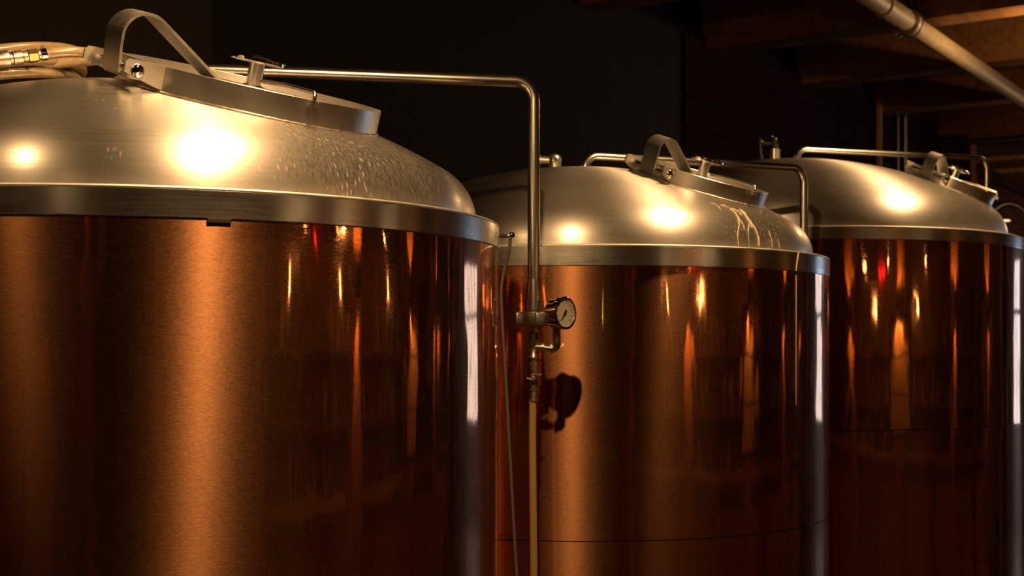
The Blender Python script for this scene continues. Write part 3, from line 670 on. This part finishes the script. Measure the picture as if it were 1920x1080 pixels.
def pendant(a, b, z, label, mat, w, group=None, bare=False):
    r = empty('pendant_lamp', rw(a, b, z), label, 'lamp', group)
    if not bare: MB().lathe([(.015, .17), (.03, .16), (.075, .07), (.10, 0), (.097, 0), (.072, .068), (.027, .155)], 28).build('shade', mat, r)
    else: MB().lathe([(0, .115), (.016, .115), (.018, .06), (0, .06)], 18).build('socket', mat, r)
    MB().tube([(0, 0, .11), (0, 0, ZC-z)], .005, 8).build('cord', M['rubber'], r)
    MB().lathe([(.026*math.sin(PI*k/10)+1e-12, .035-.035*math.cos(PI*k/10)) for k in range(11)], 18).build('bulb', M['bulb'], r)
    ld = bpy.data.lights.new('bulb_light', 'POINT'); ld.energy = w; ld.color = WARM; ld.shadow_soft_size = .024
    lo = bpy.data.objects.new('bulb_light', ld); link(lo, r); lo.location = (0, 0, -.035 if bare else .02)
    return r
for i, (a, z) in enumerate(((.02, 1.99), (.30, 1.94), (1.22, 1.99), (1.48, 1.94), (2.82, 1.99), (3.10, 1.94))):
    o_ = ['first', 'second', 'third'][i//2]
    if i % 2 == 0: pendant(a, 4.25, z, 'bare bulb pendant over the bar counter, %s from the left' % o_, M['paint'], PENDANT_W, 'bare bulb bar pendants', True)
    else: pendant(a+.1, 4.95, 2.30, 'added black shaded pendant lighting the bottle shelves, %s from the left' % o_, M['paint'], 13, 'added shelf lighting pendants')  # shaded pendants are added to brighten the bottles and the bar wall
pendant(-3.1, 4.6, 1.95, 'green shaded pendant lamp at the end of the bar', M['greenshade'], 2)
pendant(6.75, .12, 3.46, 'bare bulb hanging near the ceiling pipe, right of the tanks', M['paint'], HALL_W, None, True)
pendant(10.4, -.2, 3.0, 'bare bulb hanging near the far wall', M['paint'], HALL_W*.5, None, True)
pendant(-3.6, 2.4, 2.75, 'shaded hall pendant lamp near the left wall', M['paint'], HALL_W*.9)

# =================================================================== bar side of the room (mirrored in the copper)
for i, a in enumerate((-3.6, -2.1, -.55, .97, 2.45, 3.97, 5.5, 7.0, 8.5)):
    o = rbox('timber_post', a-.09, a+.09, 2.95, 3.13, 0, 3.70, M['post'], None, .012)
    tag(o, 'square timber post in front of the bar, %s from the left' % ['first', 'second', 'third', 'fourth', 'fifth', 'sixth', 'seventh', 'eighth', 'ninth'][i], 'post', 'posts along the bar')
for i, a in enumerate((.97, 2.45, 3.97, 5.5)):
    r = empty('post_sconce', rw(a, 2.95, 1.93), 'small black up-and-down sconce on a timber post, %s from the left' % ['first', 'second', 'third', 'fourth'][i], 'lamp', 'post sconces')
    Ms = Matrix.Rotation(math.atan2(Wd.y, Wd.x)+PI, 4, 'Z')
    MB().box(-.001, .012, -.03, .03, -.05, .05, Ms).tube([(.01, 0, 0), (.045, 0, 0)], .007, 10, True, Ms).build('bracket', M['paint'], r)
    MB().lathe([(.045, .065), (.045, -.065), (.042, -.065), (.042, .065)], 24, Matrix.Translation(Ms @ Vector((.085, 0, 0)))).build('shade', M['paint'], r)
    ld = bpy.data.lights.new('sconce_light', 'POINT'); ld.energy = SCONCE_W; ld.color = WARM; ld.shadow_soft_size = .02
    lo = bpy.data.objects.new('sconce_light', ld); link(lo, r); lo.location = Ms @ Vector((.085, 0, 0))
mbd = empty('menu_board', rw(2.45, 2.93, 1.25), 'dark framed menu board with three pale sheets on a timber post', 'menu board')
rbox('board', 2.22, 2.68, 2.925, 2.95, 1.25, 1.90, M['darkwood'], mbd)
for k_ in range(3): rbox('paper_sheet', 2.25, 2.65, 2.92, 2.925, 1.28+k_*.205, 1.28+k_*.205+.19, M['paper'], mbd)
for nm, lb, b0, b1, h, mt, a_ in (('oak_cabinet', 'tall oak cabinet by the left wall', 2.05, 2.75, 1.76, 'post', -4.5), ('red_cabinet', 'red stained cabinet by the left wall', 1.15, 1.95, 1.66, 'redwood', -4.6)):
    cb = empty(nm, rw(a_, (b0+b1)/2, 0), lb, 'cabinet')
    rbox('body', a_-.45, a_, b0, b1, 0, h, M[mt], cb, .01)
    for k_ in (0, 1):
        dr = rbox('door', a_, a_+.02, b0+.02+k_*(b1-b0-.02)/2, b0+k_*(b1-b0-.02)/2+(b1-b0-.02)/2, .08, h-.06, M[mt], cb, .006)
        rbox('knob', a_+.02, a_+.045, (b0+b1)/2-.05+k_*.08, (b0+b1)/2-.03+k_*.08, h*.5, h*.5+.02, M['brass'], cb, .004)
bar = empty('bar_counter', rw(2, 3.9, 0), 'long oak bar counter behind the timber posts', 'bar counter')
rbox('front', -2.4, 6.4, 3.72, 3.78, 0, 1.04, M['barwood'], bar)
rbox('worktop', -2.5, 6.5, 3.60, 4.15, 1.04, 1.10, M['barwood'], bar, .012)
for i in range(9): rbox('panel', -2.3+i*.97, -2.3+i*.97+.85, 3.705, 3.72, .12, .94, M['post'], bar)
sh = empty('back_bar', rw(2, 5.4, 0), 'back bar shelving against the bar wall', 'shelving')
rbox('cabinet', -2.4, 6.4, 5.05, 5.58, 0, .95, M['darkwood'], sh)
for z in (1.32, 1.68): rbox('shelf', -2.4, 6.4, 5.28, 5.58, z, z+.03, M['barwood'], sh)
for i in range(7): rbox('upright', -2.4+i*1.46-.02, -2.4+i*1.46+.02, 5.28, 5.58, .95, 2.2, M['barwood'], sh)
def NTH(n):
    u = ['', 'first', 'second', 'third', 'fourth', 'fifth', 'sixth', 'seventh', 'eighth', 'ninth', 'tenth', 'eleventh', 'twelfth', 'thirteenth', 'fourteenth', 'fifteenth', 'sixteenth', 'seventeenth', 'eighteenth', 'nineteenth', 'twentieth']
    return u[n] if n <= 20 else 'twenty-'+u[n-20] if n < 30 else 'thirtieth' if n == 30 else 'thirty-'+u[n-30]
bprof = [(0, 0), (.036, 0), (.037, .01), (.037, .15), (.03, .19), (.015, .22), (.0135, .28), (.015, .285), (.015, .295), (0, .295)]
protos = {}
for c in ('green', 'amber', 'pale'):
    protos[c] = MB().lathe(bprof, 14)
bm_ = {}
for c, mb in protos.items():
    o = mb.build('bottle', M[c]); bm_[c] = o.data; bpy.data.objects.remove(o)
for z, sn in ((.95, 'cabinet top'), (1.35, 'middle shelf'), (1.71, 'upper shelf')):
    a = -1.2; nb = 0
    while a < 4.4:
        c = random.choice(('green', 'amber', 'amber', 'pale', 'pale'))
        if all(abs(a-(-2.4+k*1.46)) > .07 for k in range(7)):
            o = bpy.data.objects.new('bottle', bm_[c]); COL.objects.link(o); o.location = rw(a, 5.40+random.uniform(-.03, .03), z); sc = random.uniform(.85, 1.1); o.scale = (sc, sc, sc)
            nb += 1; tag(o, '%s glass bottle on the %s behind the bar, %s from the left' % (c, sn, NTH(nb)), 'bottle', 'bottles on the %s' % sn)
        a += random.uniform(.16, .30)
for i, (a, z) in enumerate(((.95, 2.26),)):
    o = rbox('red_light', a-.06, a+.06, 5.54, 5.6, z-.02, z+.035, M['red'], None, .008)
    tag(o, 'small red indicator light on the bar wall', 'light')
for i, (a, z0) in enumerate(((-4.6, 1.2), (7.4, 1.35), (8.6, 1.3))):
    r = empty('framed_print', rw(a, B1-.02, z0), 'framed print on the bar wall, %s of three' % ['leftmost', 'middle', 'rightmost'][i], 'picture', 'framed prints')
    rbox('picture_frame', a-.3, a+.3, B1-.03, B1, z0, z0+.8, M['darkwood'], r); rbox('print', a-.25, a+.25, B1-.035, B1-.03, z0+.06, z0+.74, M['paper'], r)
